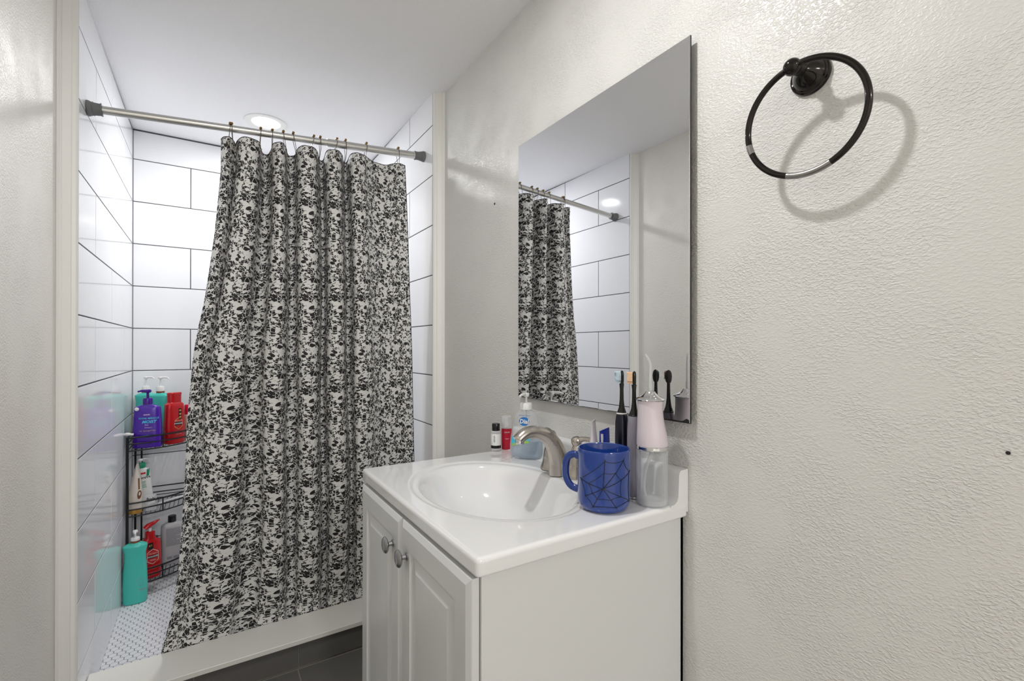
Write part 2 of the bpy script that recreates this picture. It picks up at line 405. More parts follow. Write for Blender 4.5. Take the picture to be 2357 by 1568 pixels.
# jamb trims closing the end of the tiled walls
def jamb(name, pts, label):
    g = MB(); R = [[(x, y, z) for x, y in pts] for z in (0, ZC+.001)]; g.rings(R); struct(g, name, M['trim'], label, smooth=False)
jamb('trim_1', [(TL-.001, YJ+.002), (TL+.0005, YJ-.004), (TL-.004, YJ-.009), (TL-.012, YJ-.010), (TL-.014, YJ-.013), (TL-.031, YJ-.021), (TL-.033, YJ-.019), (XL+.0003, 1.773), (XL+.0003, YJ+.002)], 'cream trim strip between left painted wall and shower tile')
jamb('trim_2', [(TR+.001, YJ+.014), (TR-.0005, YJ+.010), (TR+.004, YJ+.004), (TR+.012, YJ+.002), (TR+.014, YJ-.002), (TR+.031, YJ-.008), (TR+.033, YJ-.006), (XR-.0003, 1.783), (XR-.0003, YJ+.014)], 'cream trim strip between shower tile and right wall')

# floors
fl = MB(); fl.cur = 1; fl.box(XL-.12, XR+.12, YB-.1, 1.795, -.1, -.0015); fl.cur = 0
for i in range(-3, 4):
    for j in range(-6, 4):
        x0, x1 = .262+.3*(i-1)+.0015, .262+.3*i-.0015; y0, y1 = 1.79-.3*j+.0015-.3, 1.79-.3*j-.0015
        x0, x1 = max(x0, XL), min(x1, XR); y0, y1 = max(y0, YB-.1), min(y1, 1.795)
        if x1-x0 > .01 and y1-y0 > .01: fl.box(x0, x1, y0, y1, -.0014, 0)
o = fl.build('floor', None, mats=[M['floor'], M['floorgrout']], smooth=False); o['kind'] = 'structure'; o['label'] = 'dark grey tiled bathroom floor'
SF = .015
hx = MB(); hx.cur = 1; hx.box(TL, TR, 1.95, TB, -.1, SF-.0012); hx.cur = 0
pit = .0245; r = .0224/math.sqrt(3)
row = 0; y = 1.95
while y < TB:
    x = TL + (pit/2 if row % 2 else 0)
    while x < TR:
        ring0 = [(x+r*math.sin(math.pi/3*i), y+r*math.cos(math.pi/3*i)) for i in range(6)]
        ring0 = [(min(max(a, TL), TR), min(max(b, 1.951), TB)) for a, b in ring0]
        if max(a for a, b in ring0)-min(a for a, b in ring0) > .004:
            cx = sum(a for a, b in ring0)/6; cy = sum(b for a, b in ring0)/6
            V = [(a, b, SF-.0012) for a, b in ring0]+[(cx+(a-cx)*.93, cy+(b-cy)*.93, SF) for a, b in ring0]
            hx.add(V, [(i, (i+1) % 6, 6+(i+1) % 6, 6+i) for i in range(6)]+[tuple(range(6, 12))])
        x += pit
    y += pit*.866; row += 1
o = hx.build('floor', None, mats=[M['hex'], M['hexgrout']], smooth=False); o['kind'] = 'structure'; o['label'] = 'white hexagon mosaic floor of the shower'
# curb: tiled riser plus stone cap
cb = MB(); cb.cur = 1; cb.box(TL-.04, TR+.04, 1.803, 1.945, -.05, .088); cb.cur = 0
for a, b in ((-.345, -.041), (-.038, .2655), (.2685, .572), (.575, TR+.03)): cb.box(a, b, 1.797, 1.8035, .003, .087)
o = cb.build('trim_3', None, mats=[M['floor'], M['floorgrout']], smooth=False); o['kind'] = 'structure'; o['label'] = 'dark grey tiled face of the shower curb'
cp = MB(); cp.box(TL+.002, TR-.002, 1.783, 1.950, .088, .1045); o = cp.build('trim_4', M['curb'], bevel=.002); o['kind'] = 'structure'; o['label'] = 'cream stone cap on the shower curb'

# ------------------------------------------------------------------ recessed lamps
def lamp(x, y, z, power, label, r=.058):
    t = thing('recessed_light', label, 'ceiling light', (x, y, z), group='recessed ceiling lamps')
    MB().lathe([(r*1.52, 0), (r*1.50, -.004), (r*1.30, -.0055), (r*1.02, -.003), (r*1.0, .0)], cap=False, n=48).build('trim_ring', M['white'], t)
    MB().lathe([(.001, -.0012), (r, -.0012), (r, .0)], n=48, cap=False).build('lens', M['lens'], t)
    ld = bpy.data.lights.new('lamp light', 'AREA'); ld.shape = 'DISK'; ld.size = r*2; ld.energy = power; ld.color = (1, .995, .982)
    lo = bpy.data.objects.new('lamp_light', ld); COL.objects.link(lo); lo.parent = t; lo.location = (0, 0, -.0065)
lamp(*LAMP_SHOWER, ZC+.0072, POWER_SHOWER, 'round recessed ceiling lamp glowing above the shower, behind the rod', .060)
lamp(*LAMP_ROOM, ZC-.0005, POWER_ROOM, 'round recessed ceiling lamp over the room in front of the vanity', .034)

t = thing('added_fill_lamp', 'wide round fill lamp added on the unseen hallway ceiling behind the camera', 'ceiling light', (.15, -2.6, HZ))  # unseen lamp, added to brighten the cabinet side, curtain and far walls
MB().lathe([(.26, 0), (.26, -.03), (.25, -.036), (.245, -.036)], n=48, cap=False).build('rim', M['white'], t)
MB().lathe([(.001, -.034), (.245, -.034), (.245, -.02)], n=48, cap=False).build('lens', M['lens'], t)
ld = bpy.data.lights.new('added fill light', 'AREA'); ld.shape = 'DISK'; ld.size = .48; ld.energy = POWER_HALL_FILL; ld.color = (1, .995, .985)
lo = bpy.data.objects.new('lamp_light', ld); COL.objects.link(lo); lo.parent = t; lo.location = (0, 0, -.040)

# ------------------------------------------------------------------ curtain rod, hooks, curtain
YR = 1.905
def rodz(x): return CH + .731 + (x+.28)*(.083/1.002)
t = thing('curtain_rod', 'satin metal tension rod across the shower opening carrying the curtain', 'curtain rod', (0, 0, 0))
MB().tube([(-.290, YR, rodz(-.290)), (.385, YR, rodz(.385))], .0125, 24).build('inner_tube', M['rod'], t)
MB().tube([(.378, YR, rodz(.378)), (.745, YR, rodz(.745))], .0150, 24).build('outer_tube', M['rod'], t)
def endcap(x0, x1, s):
    P = []; R_ = []
    for f, r_ in ((0, .0225), (.08, .0235), (.16, .0225), (.3, .0205), (.34, .0192), (.42, .0205), (.5, .0185), (.9, .0175), (.93, .0195), (1, .0190)):
        x = x0+(x1-x0)*f; P.append((x, YR, rodz(x))); R_.append(r_*s)
    MB().tube(P, R_, 24).build('end_cap', M['rubber'], t)
endcap(TL+.0005, -.279, 1.0); endcap(TR-.0005, .730, .95)

CT = [.035,.0435,.0571,.0708,.0782,.0835,.0928,.113,.1345,.1485,.1571,.1673,.1829,.19,.1916,.2059,.2208,.2332,.2452,.2583,.2704,.2731,.2809,.2958,.3205,.3394,.3525,.3634,.373,.3716,.3773,.3911,.4117,.4297,.4445,.4556,.4618,.4594,.4659,.4813,.5061,.5303,.5563,.5888,.6196,.6407,.662,.6911]
CB = [-.1377,-.129,-.1146,-.0989,-.0911,-.0796,-.0582,-.0153,.0287,.0543,.0666,.0873,.1229,.1437,.1547,.1869,.2163,.2348,.2489,.2646,.2779,.2849,.2972,.3155,.3409,.3576,.3687,.3801,.392,.3974,.4092,.4283,.4535,.4693,.4784,.4881,.4987,.5049,.5183,.5394,.5626,.5837,.6115,.6402,.6682,.6962,.7231,.7466]
DY = [-.008,-.028,-.036,-.012,.01,-.018,-.042,-.052,-.046,-.02,.018,.04,.04,.01,-.03,-.052,-.044,-.012,.026,.036,.026,-.018,-.044,-.052,-.046,-.016,.022,.038,.03,-.018,-.044,-.052,-.044,-.014,.022,.034,.018,-.026,-.046,-.05,-.038,-.012,.006,.014,.014,.006,-.002,.006]
NS = len(CT)-1
# height of the cloth top below the rod axis: hooks hang it ~6 cm under the rod
NC, NR = NS*9, 150
def cr(A, s):
    i = min(int(s), len(A)-2); t_ = s-i
    a = A[max(i-1, 0)]; b = A[i]; c = A[i+1]; d = A[min(i+2, len(A)-1)]
    return .5*((2*b)+(c-a)*t_+(2*a-5*b+4*c-d)*t_*t_+(3*b-a-3*c+d)*t_**3)
ZBOT = .090
EDGE = [(0, 0.032), (0.06, 0.031), (0.112, 0.023), (0.181, 0.012), (0.249, -0.002), (0.318, -0.016), (0.369, -0.031), (0.419, -0.042), (0.486, -0.05), (0.553, -0.059), (0.637, -0.067), (0.705, -0.074), (0.772, -0.081), (0.839, -0.089), (0.905, -0.102), (0.944, -0.117), (0.988, -0.134)]   # free edge of the cloth: (fall, x)
def edge_x(v):
    for (a, p), (b, q) in zip(EDGE, EDGE[1:]):
        if v <= b: return p+(q-p)*max(0, v-a)/(b-a)
    return EDGE[-1][1]
def cloth(s, v):
    """s: 0..24 along the cloth, v: 0 top .. 1 bottom"""
    xt, xb = cr(CT, s), cr(CB, s)
    e = v**1.02
    x = xt+(xb-xt)*e
    x += (edge_x(v)-(CT[0]+(CB[0]-CT[0])*e))*max(0, 1-s/20)**1.2
    # the left edge bows: leans most in the upper part
    x += .012*math.sin(math.pi*v)*(s/NS)**3
    q = min(1, s/17); vv = v**.8; amp = 1-vv*(.90*(1-q)+.38*q)
    dy = cr(DY, s); dy *= amp*(1.35 if dy > 0 else 1.1)
    zt = rodz(xt) - .043 - .010*max(0, cr(DY, s))/.04 + .004*noise.noise(Vector((s*.7, 0, 5)))
    zb = ZBOT - .010 + .004*math.sin(s*.65)
    z = zt+(zb-zt)*v
    y = YR + dy + (.062)*max(0, v-.12)**1.2
    # wandering creases
    n1 = noise.noise(Vector((s*.17, v*2.2, 3.1)))*.020*min(1, v*2)
    n2 = noise.noise(Vector((s*.55+v*1.5, v*5.0, 9.7)))*.007*min(1, v*1.6)
    n3 = noise.noise(Vector((s*.8-v*9, v*9.0+s*.4, 1.7)))*.010*max(0, v-.72)*3.2
    x += noise.noise(Vector((s*.25, v*3.0, 20)))*.010*math.sin(math.pi*min(v, 1))
    y += n1*.6+n2+n3
    if z < .13: y = max(y, 1.9535)
    elif z < .30: y = max(y, 1.9535-(z-.13)*.35)
    return (x, y, z)
V = []; UV = []
PER = .150; PK = [(7, 0), (15, 1), (23, 2), (31, 3), (39, 4)]   # fold crests carry the same motif of the print
arc = [0]
for i in range(1, NC+1):
    arc.append(arc[-1]+sum((Vector(cloth(i*NS/NC, q))-Vector(cloth((i-1)*NS/NC, q))).length for q in (.1, .4, .65, .9))/4)
A_at = lambda s_: arc[int(round(s_*NC/NS))]
def print_u(i):
    a = arc[i]; k = [(A_at(s_), n_*PER) for s_, n_ in PK]
    if a <= k[0][0]: return k[0][1]-(k[0][0]-a)
    for (a0, u0), (a1, u1) in zip(k, k[1:]):
        if a <= a1: return u0+(u1-u0)*(a-a0)/(a1-a0)
    return k[-1][1]+(a-k[-1][0])
for j in range(NR+1):
    for i in range(NC+1):
        p = cloth(i*NS/NC, j/NR); V.append(p); UV.append((print_u(i)+PER*4.5, 2.0-j/NR*1.72))
F = [(j*(NC+1)+i, j*(NC+1)+i+1, (j+1)*(NC+1)+i+1, (j+1)*(NC+1)+i) for j in range(NR) for i in range(NC)]
me = bpy.data.meshes.new('shower_curtain'); me.from_pydata(V, [], F); me.update()
uvl = me.uv_layers.new(name='cloth')
for l in me.loops: uvl.data[l.index].uv = UV[l.vertex_index]
me.polygons.foreach_set('use_smooth', [True]*len(me.polygons)); me.materials.append(M['curtain'])
cur = bpy.data.objects.new('shower_curtain', me); COL.objects.link(cur)
tag(cur, 'black and pale grey shard-patterned fabric shower curtain hanging in folds from the rod', 'shower curtain')
hm = MB(); hm.tube([Vector(cloth(i*NS/NC, .0))+Vector((0, .0005, -.001)) for i in range(0, NC+1, 2)], (.0014), 6)
hm.tube([Vector(cloth(NS, j/60)) for j in range(61)], .0011, 6)
hm.build('hem', M['hem'], cur)

HP = [(.059, -.006), (.064, .004), (.153, -.004), (.190, -.012), (.226, .012), (.259, .004), (.330, -.020), (.353, .0), (.414, -.018), (.446, .002), (.527, -.008), (.658, .0)]
def s_at(x): return min((abs(cloth(i*NS/(NS*8), 0)[0]-x)+.25*max(0, cloth(i*NS/(NS*8), 0)[1]-YR-.01), i/8) for i in range(NS*8+1))[1]
hook_words = ['doubled up with another at the left end of the curtain', 'beside its twin at the left end, leaning right', 'first right of the doubled pair, before the lit lamp', 'in front of the middle of the lit lamp',
  'at the right rim of the lit lamp', 'just right of the lit lamp, alone', 'first of the close pair left of the rod joint', 'just left of the rod joint', 'just right of the rod joint',
  'second right of the rod joint', 'next to last at the right end', 'last at the right end, over the curtain corner']
for k, (hx_, off) in enumerate(HP):
    s = s_at(hx_+off)
    rr = .0125 if hx_ < .38 else .015
    t = thing('curtain_hook', 'brass roller hook, '+hook_words[k], 'curtain hook', (hx_, YR, rodz(hx_)), group='roller hooks along the curtain rod')
    p = Vector(cloth(s, .012))-Vector((hx_, YR, rodz(hx_)))
    pts = [(p.x, p.y-.003, p.z), (p.x*.6, -.012, p.z*.55), (p.x*.1, -rr-.003, -.004), (0, -rr*.6, rr*.85+.001), (0, 0, rr+.003), (0, rr*.6, rr*.85+.001), (p.x*.1, rr+.003, -.004), (p.x*.6, .010, p.z*.55), (p.x, p.y+.003, p.z)]
    MB().tube(bez(pts, 5), .0010, 8).build('wire', M['hookwire'], t)
    b_ = MB(); 
    for yy in (-.007, 0, .007): b_.ball((0, yy, math.sqrt(max(0, (rr+.0055)**2-yy*yy))), .0046, 8)
    b_.build('roller_beads', M['brass'], t)
    MB().lathe([(.0050, -.0012), (.0066, 0), (.0050, .0012), (.003, .0012), (.003, -.0012)], (p.x, p.y, p.z), 16, 'y', cap=False).build('grommet', M['hookwire'], t)

# ------------------------------------------------------------------ vanity: cabinet, top, faucet
S = 1.019
cabx0, caby0, caby1, cabz1 = .345, .622, 1.222, .783
t = thing('vanity_cabinet', 'white two-door vanity cabinet under the sink top', 'cabinet', (.34, .61, 0))
def rel(o, p): o.location = (-p[0], -p[1], -p[2])
org = (.34, .61, 0)
c = MB(); c.box(cabx0, XR-.001, caby0, caby0+.012, .0, cabz1); c.box(cabx0, XR-.001, caby1-.012, caby1, 0, cabz1); c.box(XR-.010, XR-.001, caby0, caby1, 0, cabz1)
c.box(cabx0+.05, XR-.01, caby0+.012, caby1-.012, .09, .105); c.box(cabx0+.055, cabx0+.07, caby0+.012, caby1-.012, 0, .09)
c.box(cabx0, cabx0+.018, caby0+.012, caby0+.045, .09, cabz1); c.box(cabx0, cabx0+.018, caby1-.045, caby1-.012, .09, cabz1)
c.box(cabx0, cabx0+.018, caby0+.045, caby1-.045, cabz1-.045, cabz1); c.box(cabx0, cabx0+.018, caby0+.045, caby1-.045, .09, .135)
rel(c.build('carcass', M['cab'], t, bevel=.0008), org)
def door(y0, y1, z0, z1, knob_y, knob_z, name='door'):
    """raised-panel door, face towards -x, as nested rectangles (inset, depth)"""
    g = MB(); xf = .3265; xb = .3435
    prof = [(0, xb), (0, xf+.006), (.0015, xf+.0045), (.012, xf), (.050, xf), (.054, xf+.005), (.0575, xf+.0060), (.061, xf+.006), (.080, xf+.0008), (.083, xf+.0006)]
    R = [[(x, y0+i, z0+i), (x, y1-i, z0+i), (x, y1-i, z1-i), (x, y0+i, z1-i)] for i, x in prof]
    g.rings(R); d = g.build(name, M['cab'], t, auto=4); rel(d, org)
    k = MB(); k.lathe([(.0075, 0), (.0075, .002), (.0045, .003), (.0040, .010), (.006, .0115), (.0135, .0135), (.0168, .0160), (.0168, .0180), (.0145, .0205), (.0090, .0222), (.001, .0228)], (xf, knob_y, knob_z), 32, '-x')
    k.build('knob', M['knob'], d)
door(.627, .926, .10, .776, .891, 1.123-.410)
door(.930, 1.219, .10, .776, .972, 1.123-.412)

# sink top
ZT = 1.123-.311; cx0, cx1, cy0, cy1 = .331, XR-.0008, .610, 1.232
sx, sy = .545, .921
t = thing('sink_top', 'white cultured marble sink top with oval bowl on the vanity cabinet', 'sink', (sx, sy, ZT))
def rrect(x0, x1, y0, y1, r_, per=14):
    out = []
    corners = [(x1-r_, y1-r_, 0), (x0+r_, y1-r_, 90), (x0+r_, y0+r_, 180), (x1-r_, y0+r_, 270)]
    for i, (a, b, th) in enumerate(corners):
        for k in range(6): ang = math.radians(th+90*k/5); out.append((a+r_*math.cos(ang), b+r_*math.sin(ang)))
        a2, b2, th2 = corners[(i+1) % 4]; e = math.radians(th+90); p = (a+r_*math.cos(e), b+r_*math.sin(e)); e2 = math.radians(th2); q = (a2+r_*math.cos(e2), b2+r_*math.sin(e2))
        for k in range(1, per): out.append((p[0]+(q[0]-p[0])*k/per, p[1]+(q[1]-p[1])*k/per))
    return out
base = rrect(cx0, cx1, cy0, cy1, .009)
angs = [math.atan2(y-sy, x-sx) for x, y in base]
def rect_ring(inset, z):
    return [(x, y, z) for x, y in rrect(cx0+inset, cx1-inset, cy0+inset, cy1-inset, max(.009-inset, .002))]
def oval(a, b, z, ox=0, oy=0): 
    out = []
    for th in angs:
        c_, s_ = math.cos(th), math.sin(th); q = 1/math.sqrt((c_/a)**2+(s_/b)**2); out.append((sx+ox+q*c_, sy+oy+q*s_, z))
    return out
R = [rect_ring(.012, ZT-.028), rect_ring(.003, ZT-.028), rect_ring(.001, ZT-.028), rect_ring(0, ZT-.026), rect_ring(0, ZT-.024), rect_ring(0, ZT-.009), rect_ring(0, ZT-.007), rect_ring(.0012, ZT-.003), rect_ring(.0035, ZT-.0008), rect_ring(.007, ZT), rect_ring(.0095, ZT)]
A0, B0 = .172, .233
R += [oval(A0+.015, B0+.015, ZT), oval(A0+.012, B0+.012, ZT), oval(A0+.008, B0+.008, ZT-.0004), oval(A0+.004, B0+.004, ZT-.0028), oval(A0, B0, ZT-.0035), oval(A0-.004, B0-.005, ZT-.0035)]
for u_, dz in ((.965, .0040), (.945, .0062), (.925, .0105), (.90, .0185), (.87, .030), (.82, .048), (.74, .070), (.64, .088), (.50, .104), (.34, .114), (.20, .1195), (.10, .122)):
    R.append(oval((A0-.004)*u_, (B0-.005)*u_, ZT-dz, ox=.02*(1-u_)))
n = len(R[0]); R = [r_ for r_ in R]
g = MB(); g.rings(R, cap=False)
o = g.build('basin_slab', M['top'], t, auto=70); rel(o, (sx, sy, ZT))
g = MB(); g.lathe([(.001, .001), (.020, .001), (.022, -.001), (.022, -.006)], (sx+.018, sy, ZT-.1205), 28, cap=False); rel(g.build('drain', M['chrome'], t), (sx, sy, ZT))
bs = MB()
prof = [(XR-.001, ZT-.02), (XR-.055, ZT-.004), (XR-.052, ZT), (XR-.042, ZT+.0015), (XR-.0345, ZT+.006), (XR-.031, ZT+.014), (XR-.0285, ZT+.056), (XR-.027, ZT+.0625), (XR-.023, ZT+.066), (XR-.001, ZT+.067)]
bs.rings([[(x, y, z) for x, z in prof] for y in (cy0+.0004, cy0+.002, cy1-.002, cy1-.0004)]); rel(bs.build('backsplash', M['top'], t, auto=50), (sx, sy, ZT))

# faucet (three pieces on the deck)
fx = .745; fy = .921
t = thing('faucet', 'brushed nickel faucet with arched spout behind the sink bowl', 'faucet', (fx, fy, ZT))
sp = [(-.015, 0, 0), (-.018, 0, .034), (-.029, 0, .066), (-.050, 0, .092), (-.076, 0, .106), (-.098, 0, .1105), (-.118, 0, .1080), (-.132, 0, .1000), (-.138, 0, .0940)]
sz = [(.0260, .0270), (.0240, .0245), (.0215, .0220), (.0190, .0180), (.0178, .0152), (.0172, .0142), (.0168, .0140), (.0160, .0134), (.0150, .0125)]
def interp(A, n=10):
    out = []
    for a, b in zip(A, A[1:]):
        for k in range(n): out.append((a[0]+(b[0]-a[0])*k/n, a[1]+(b[1]-a[1])*k/n))
    out.append(A[-1]); return out
g = MB(); Pp = bez(sp, 10); g.tube(Pp, interp(sz, 10), 28); g.build('spout', M['nickel'], t, auto=60)
g = MB(); g.lathe([(.0100, 0), (.0105, .003), (.0105, .012), (.008, .016)], (-.1330, 0, .0855), 20); g.build('aerator', M['chrome'], t)
def handle(dy, lever):
    g = MB(); g.lathe([(.027, 0), (.027, .004), (.0245, .010), (.0215, .020), (.0200, .030), (.0200, .0312), (.0192, .0314), (.0192, .0326), (.0198, .0328), (.0180, .046), (.0145, .060), (.0115, .070), (.0095, .076), (.0115, .079), (.0135, .084), (.0135, .090), (.0100, .096), (.001, .099)], (-.002, dy, 0), 32)
    h = g.build('handle_body', M['nickel'], t)
    l = MB(); l.tube(bez([(-.002, dy, .088), (lever[0]*.35, dy+lever[1]*.35, .094), (lever[0]*.8, dy+lever[1]*.8, .0935), (lever[0], dy+lever[1], .091)], 6), interp([(.009, .0085), (.006, .0055), (.0075, .0050), (.0050, .0035)], 6), 16)
    l.build('lever', M['nickel'], h)
handle(-.0508, (.016, -.050)); handle(.0508, (.016, .050))

# ------------------------------------------------------------------ mirror
my0, my1, mz0, mz1 = .5926, 1.2078, CH-.150, CH+.6182
t = thing('wall_mirror', 'frameless rectangular wall mirror above the sink', 'mirror', (XR, .9, 1.36))
g = MB(); g.box(.7975, .8012, my0, my1, mz0, mz1); g.box(.8012, XR-.001, my0+.06, my1-.06, mz0+.06, mz1-.06); rel(g.build('backing', M['edge'], t, bevel=.0008), (XR, .9, 1.36))
g = MB(); g.add([(.797, my0+.0022, mz0+.0022), (.797, my1-.0016, mz0+.0022), (.797, my1-.0016, mz1-.0012), (.797, my0+.0022, mz1-.0012),
                 (.7974, my0+.0012, mz0+.0012), (.7974, my1-.0008, mz0+.0012), (.7974, my1-.0008, mz1-.0006), (.7974, my0+.0012, mz1-.0006)],
                [(0,1,2,3), (0,4,5,1), (1,5,6,2), (2,6,7,3), (3,7,4,0)]); rel(g.build('glass', M['mirror'], t, smooth=False), (XR, .9, 1.36))
# dark desilvered blotches along the bottom corner
g = MB()
pts = []
for i in range(41):
    f = i/40; y_ = my0+.0022+f*.115; h_ = .0022+.0030*abs(noise.noise(Vector((f*9, 2, 1))))+ (.006*math.exp(-((f-.05)/.06)**2) if True else 0)+ .003*math.exp(-((f-.62)/.03)**2)
    pts += [(.7968, y_, mz0+.0012), (.7968, y_, mz0+.0012+h_*(1-.6*f))]
g.add(pts, [(2*i, 2*i+1, 2*i+3, 2*i+2) for i in range(40)]); rel(g.build('desilvered_edge', M['edge'], t, smooth=False), (XR, .9, 1.36))

# ------------------------------------------------------------------ towel ring
t = thing('towel_ring', 'dark bronze towel ring with chipped finish on the wall right of the mirror', 'towel ring', (XR, .379, CH+.438))
MB().lathe([(.030, .0003), (.0305, .003), (.0295, .006), (.0275, .0065), (.0265, .009), (.0245, .0100), (.0230, .0130), (.0190, .019), (.0140, .0245), (.0105, .028), (.0085, .031), (.0100, .034), (.0105, .037), (.0085, .040), (.0070, .046)], (0, 0, 0), 40, '-x').build('mount', M['bronze'], t)
b_ = MB(); b_.ball((-.0565, .0012, -.0030), .0130, 14); b_.build('ball', M['bronze'], t)
rc = (-.0565, -.0115, -.0860); RR = .0838
def rp(a): return (rc[0]+.0065-.0065*math.cos(a)-.006*math.sin(a), rc[1]+RR*math.sin(a), rc[2]+RR*math.cos(a))
rg = MB().tube([rp(2*math.pi*k/96) for k in range(96)], .0049, 16, closed=True).build('ring', M['bronze'], t)
MB().tube([rp(math.radians(160+k*2)) for k in range(24)], [.0043]+[.00505]*22+[.0043], 16).build('worn_patch', M['bare'], rg)
MB().tube([rp(math.radians(-68-k*2-180)) for k in range(8)], [.0044]+[.00502]*6+[.0044], 16).build('worn_patch', M['bare'], rg)

# small marks on the walls
g = MB(); g.lathe([(.0035, 0), (.004, .0008), (.0022, .0015), (.001, .0005)], (XR, 1.381, CH+.489), 14, '-x'); o = g.build('wall_anchor', M['edge']); tag(o, 'small screw hole with anchor in the wall left of the mirror', 'wall anchor')
g = MB(); g.lathe([(.0024, 0), (.0020, .0009), (.001, .001)], (XR, .157, CH-.127), 10, '-x'); o = g.build('nail', M['edge']); tag(o, 'tiny dark nail in the wall at the right edge', 'nail')

# ------------------------------------------------------------------ things on the sink top
def cpos(X, Y, z=ZT): return (X*S, Y*S, z)
# mug
t = thing('mug', 'blue glazed mug with dark web lines beside the sink bowl', 'mug', (.6487, .6797, ZT), 0)
mr, mh = .0505, .1165
mo = MB(); mo.lathe([(.032, .0012), (.0375, 0), (.0415, .0008), (.0465, .005), (mr-.0008, .012), (mr, .020), (mr, mh-.006), (mr, mh-.002), (mr-.001, mh), (mr-.0032, mh-.0002), (mr-.0042, mh-.003), (mr-.0045, .02), (mr-.009, .009), (.001, .0065)], n=64, cap=False)
mo.build('cup', M['blue'], t)
# handle points towards screen left: along +y mostly
ha = math.atan2(.842, -.54) - .12
hc, hs = math.cos(ha), math.sin(ha)
hp = [(mr-.002, .090), (mr+.012, .096), (mr+.026, .088), (mr+.031, .068), (mr+.029, .046), (mr+.018, .031), (mr-.002, .026)]
MB().tube(bez([(hc*r_, hs*r_, z) for r_, z in hp], 8), (.0052, .0075), 16).build('handle', M['blue'], t)
# web lines wrapped on the cup
def webpt(a, z): th = math.radians(a); return ((mr+.0003)*math.cos(th), (mr+.0003)*math.sin(th), z)
A_ = math.degrees(math.atan2(-.842, -.54))       # direction towards the lens
def webline(p, q, wd=.0007, sag=0):
    P = []
    for k in range(13):
        f = k/12; P.append(webpt(A_+p[0]+(q[0]-p[0])*f, p[1]+(q[1]-p[1])*f-sag*math.sin(math.pi*f)))
    return P
g = MB()
ctr = (-12, .050)
spokes = [(-55, .030), (-72, .062), (-8, .104), (38, .104), (64, .078), (62, .020), (18, .012), (-35, .012)]
spk = [(ctr, s_) for s_ in spokes]
for p, q in spk: g.tube(webline(p, q), .00065, 6)
for f in (.55, .95):
    for a, b in zip(spokes, spokes[1:]+spokes[:1]):
        p = (ctr[0]+(a[0]-ctr[0])*f, ctr[1]+(a[1]-ctr[1])*f); q = (ctr[0]+(b[0]-ctr[0])*f, ctr[1]+(b[1]-ctr[1])*f)
        m_ = ((p[0]+q[0])/2+(ctr[0]-(p[0]+q[0])/2)*.14, (p[1]+q[1])/2+(ctr[1]-(p[1]+q[1])/2)*.14)
        pts = [webpt(A_+(1-u)**2*p[0]+2*u*(1-u)*m_[0]+u*u*q[0], (1-u)**2*p[1]+2*u*(1-u)*m_[1]+u*u*q[1]) for u in [k/10 for k in range(11)]]
        g.tube(pts, .0005, 6)
g.build('web_lines', M['ink'], t)

# water flosser
t = thing('water_flosser', 'pearl lilac water flosser with chrome top and clear tank at the counter end', 'water flosser', (.7425, .6405, ZT), 0)
g = MB(); g.lathe([(.0255, .0015), (.0285, 0), (.0300, .003), (.0302, .010), (.0302, .108), (.0295, .112)], n=48, cap=False); g.lathe([(.001, .010), (.0270, .011), (.0275, .014), (.0275, .105)], n=48, cap=False); g.build('tank', M['clear'], t)
MB().lathe([(.001, .0032), (.0275, .0034), (.0285, .012), (.001, .0165)], n=40).build('tank_foot', M['clearish'], t)
MB().tube(bez([(.0, 0, .108), (-.006, .010, .07), (-.008, .014, .035), (-.006, .012, .014)], 6), .0030, 10).build('suction_hose', M['clearish'], t)
MB().lathe([(.0300, .110), (.0312, .1115), (.0312, .1165), (.0300, .118)], n=48).build('band', M['chrome'], t)
R = []
for z, r_ in ((.118, .0302), (.124, .0303), (.140, .0290), (.158, .0268), (.174, .0252), (.188, .0245), (.200, .0246), (.2065, .0252)):
    o_ = -.70*(.0303-r_); R.append([(r_*math.cos(a)+o_*.842, r_*math.sin(a)-o_*.54, z) for a in [2*math.pi*k/48 for k in range(48)]])
MB().rings(R).build('body', M['pearl'], t)
ox, oy = -.0035*.842, .0035*.54
MB().lathe([(.0268, .2065), (.0290, .2085), (.0272, .2108), (.0200, .2140), (.0140, .2180), (.0105, .2215), (.0085, .2245), (.0030, .2255)], (ox, oy, 0), n=40).build('chrome_cap', M['chrome'], t)
MB().tube(bez([(ox, oy, .224), (ox, oy, .250), (ox, oy, .276), (ox-.0035, oy+.002, .2865), (ox-.0085, oy+.005, .298)], 6), [.0032]*4+[.0026]*18+[.0020]*2+[.0014], 10).build('nozzle_tip', M['clearish'], t)

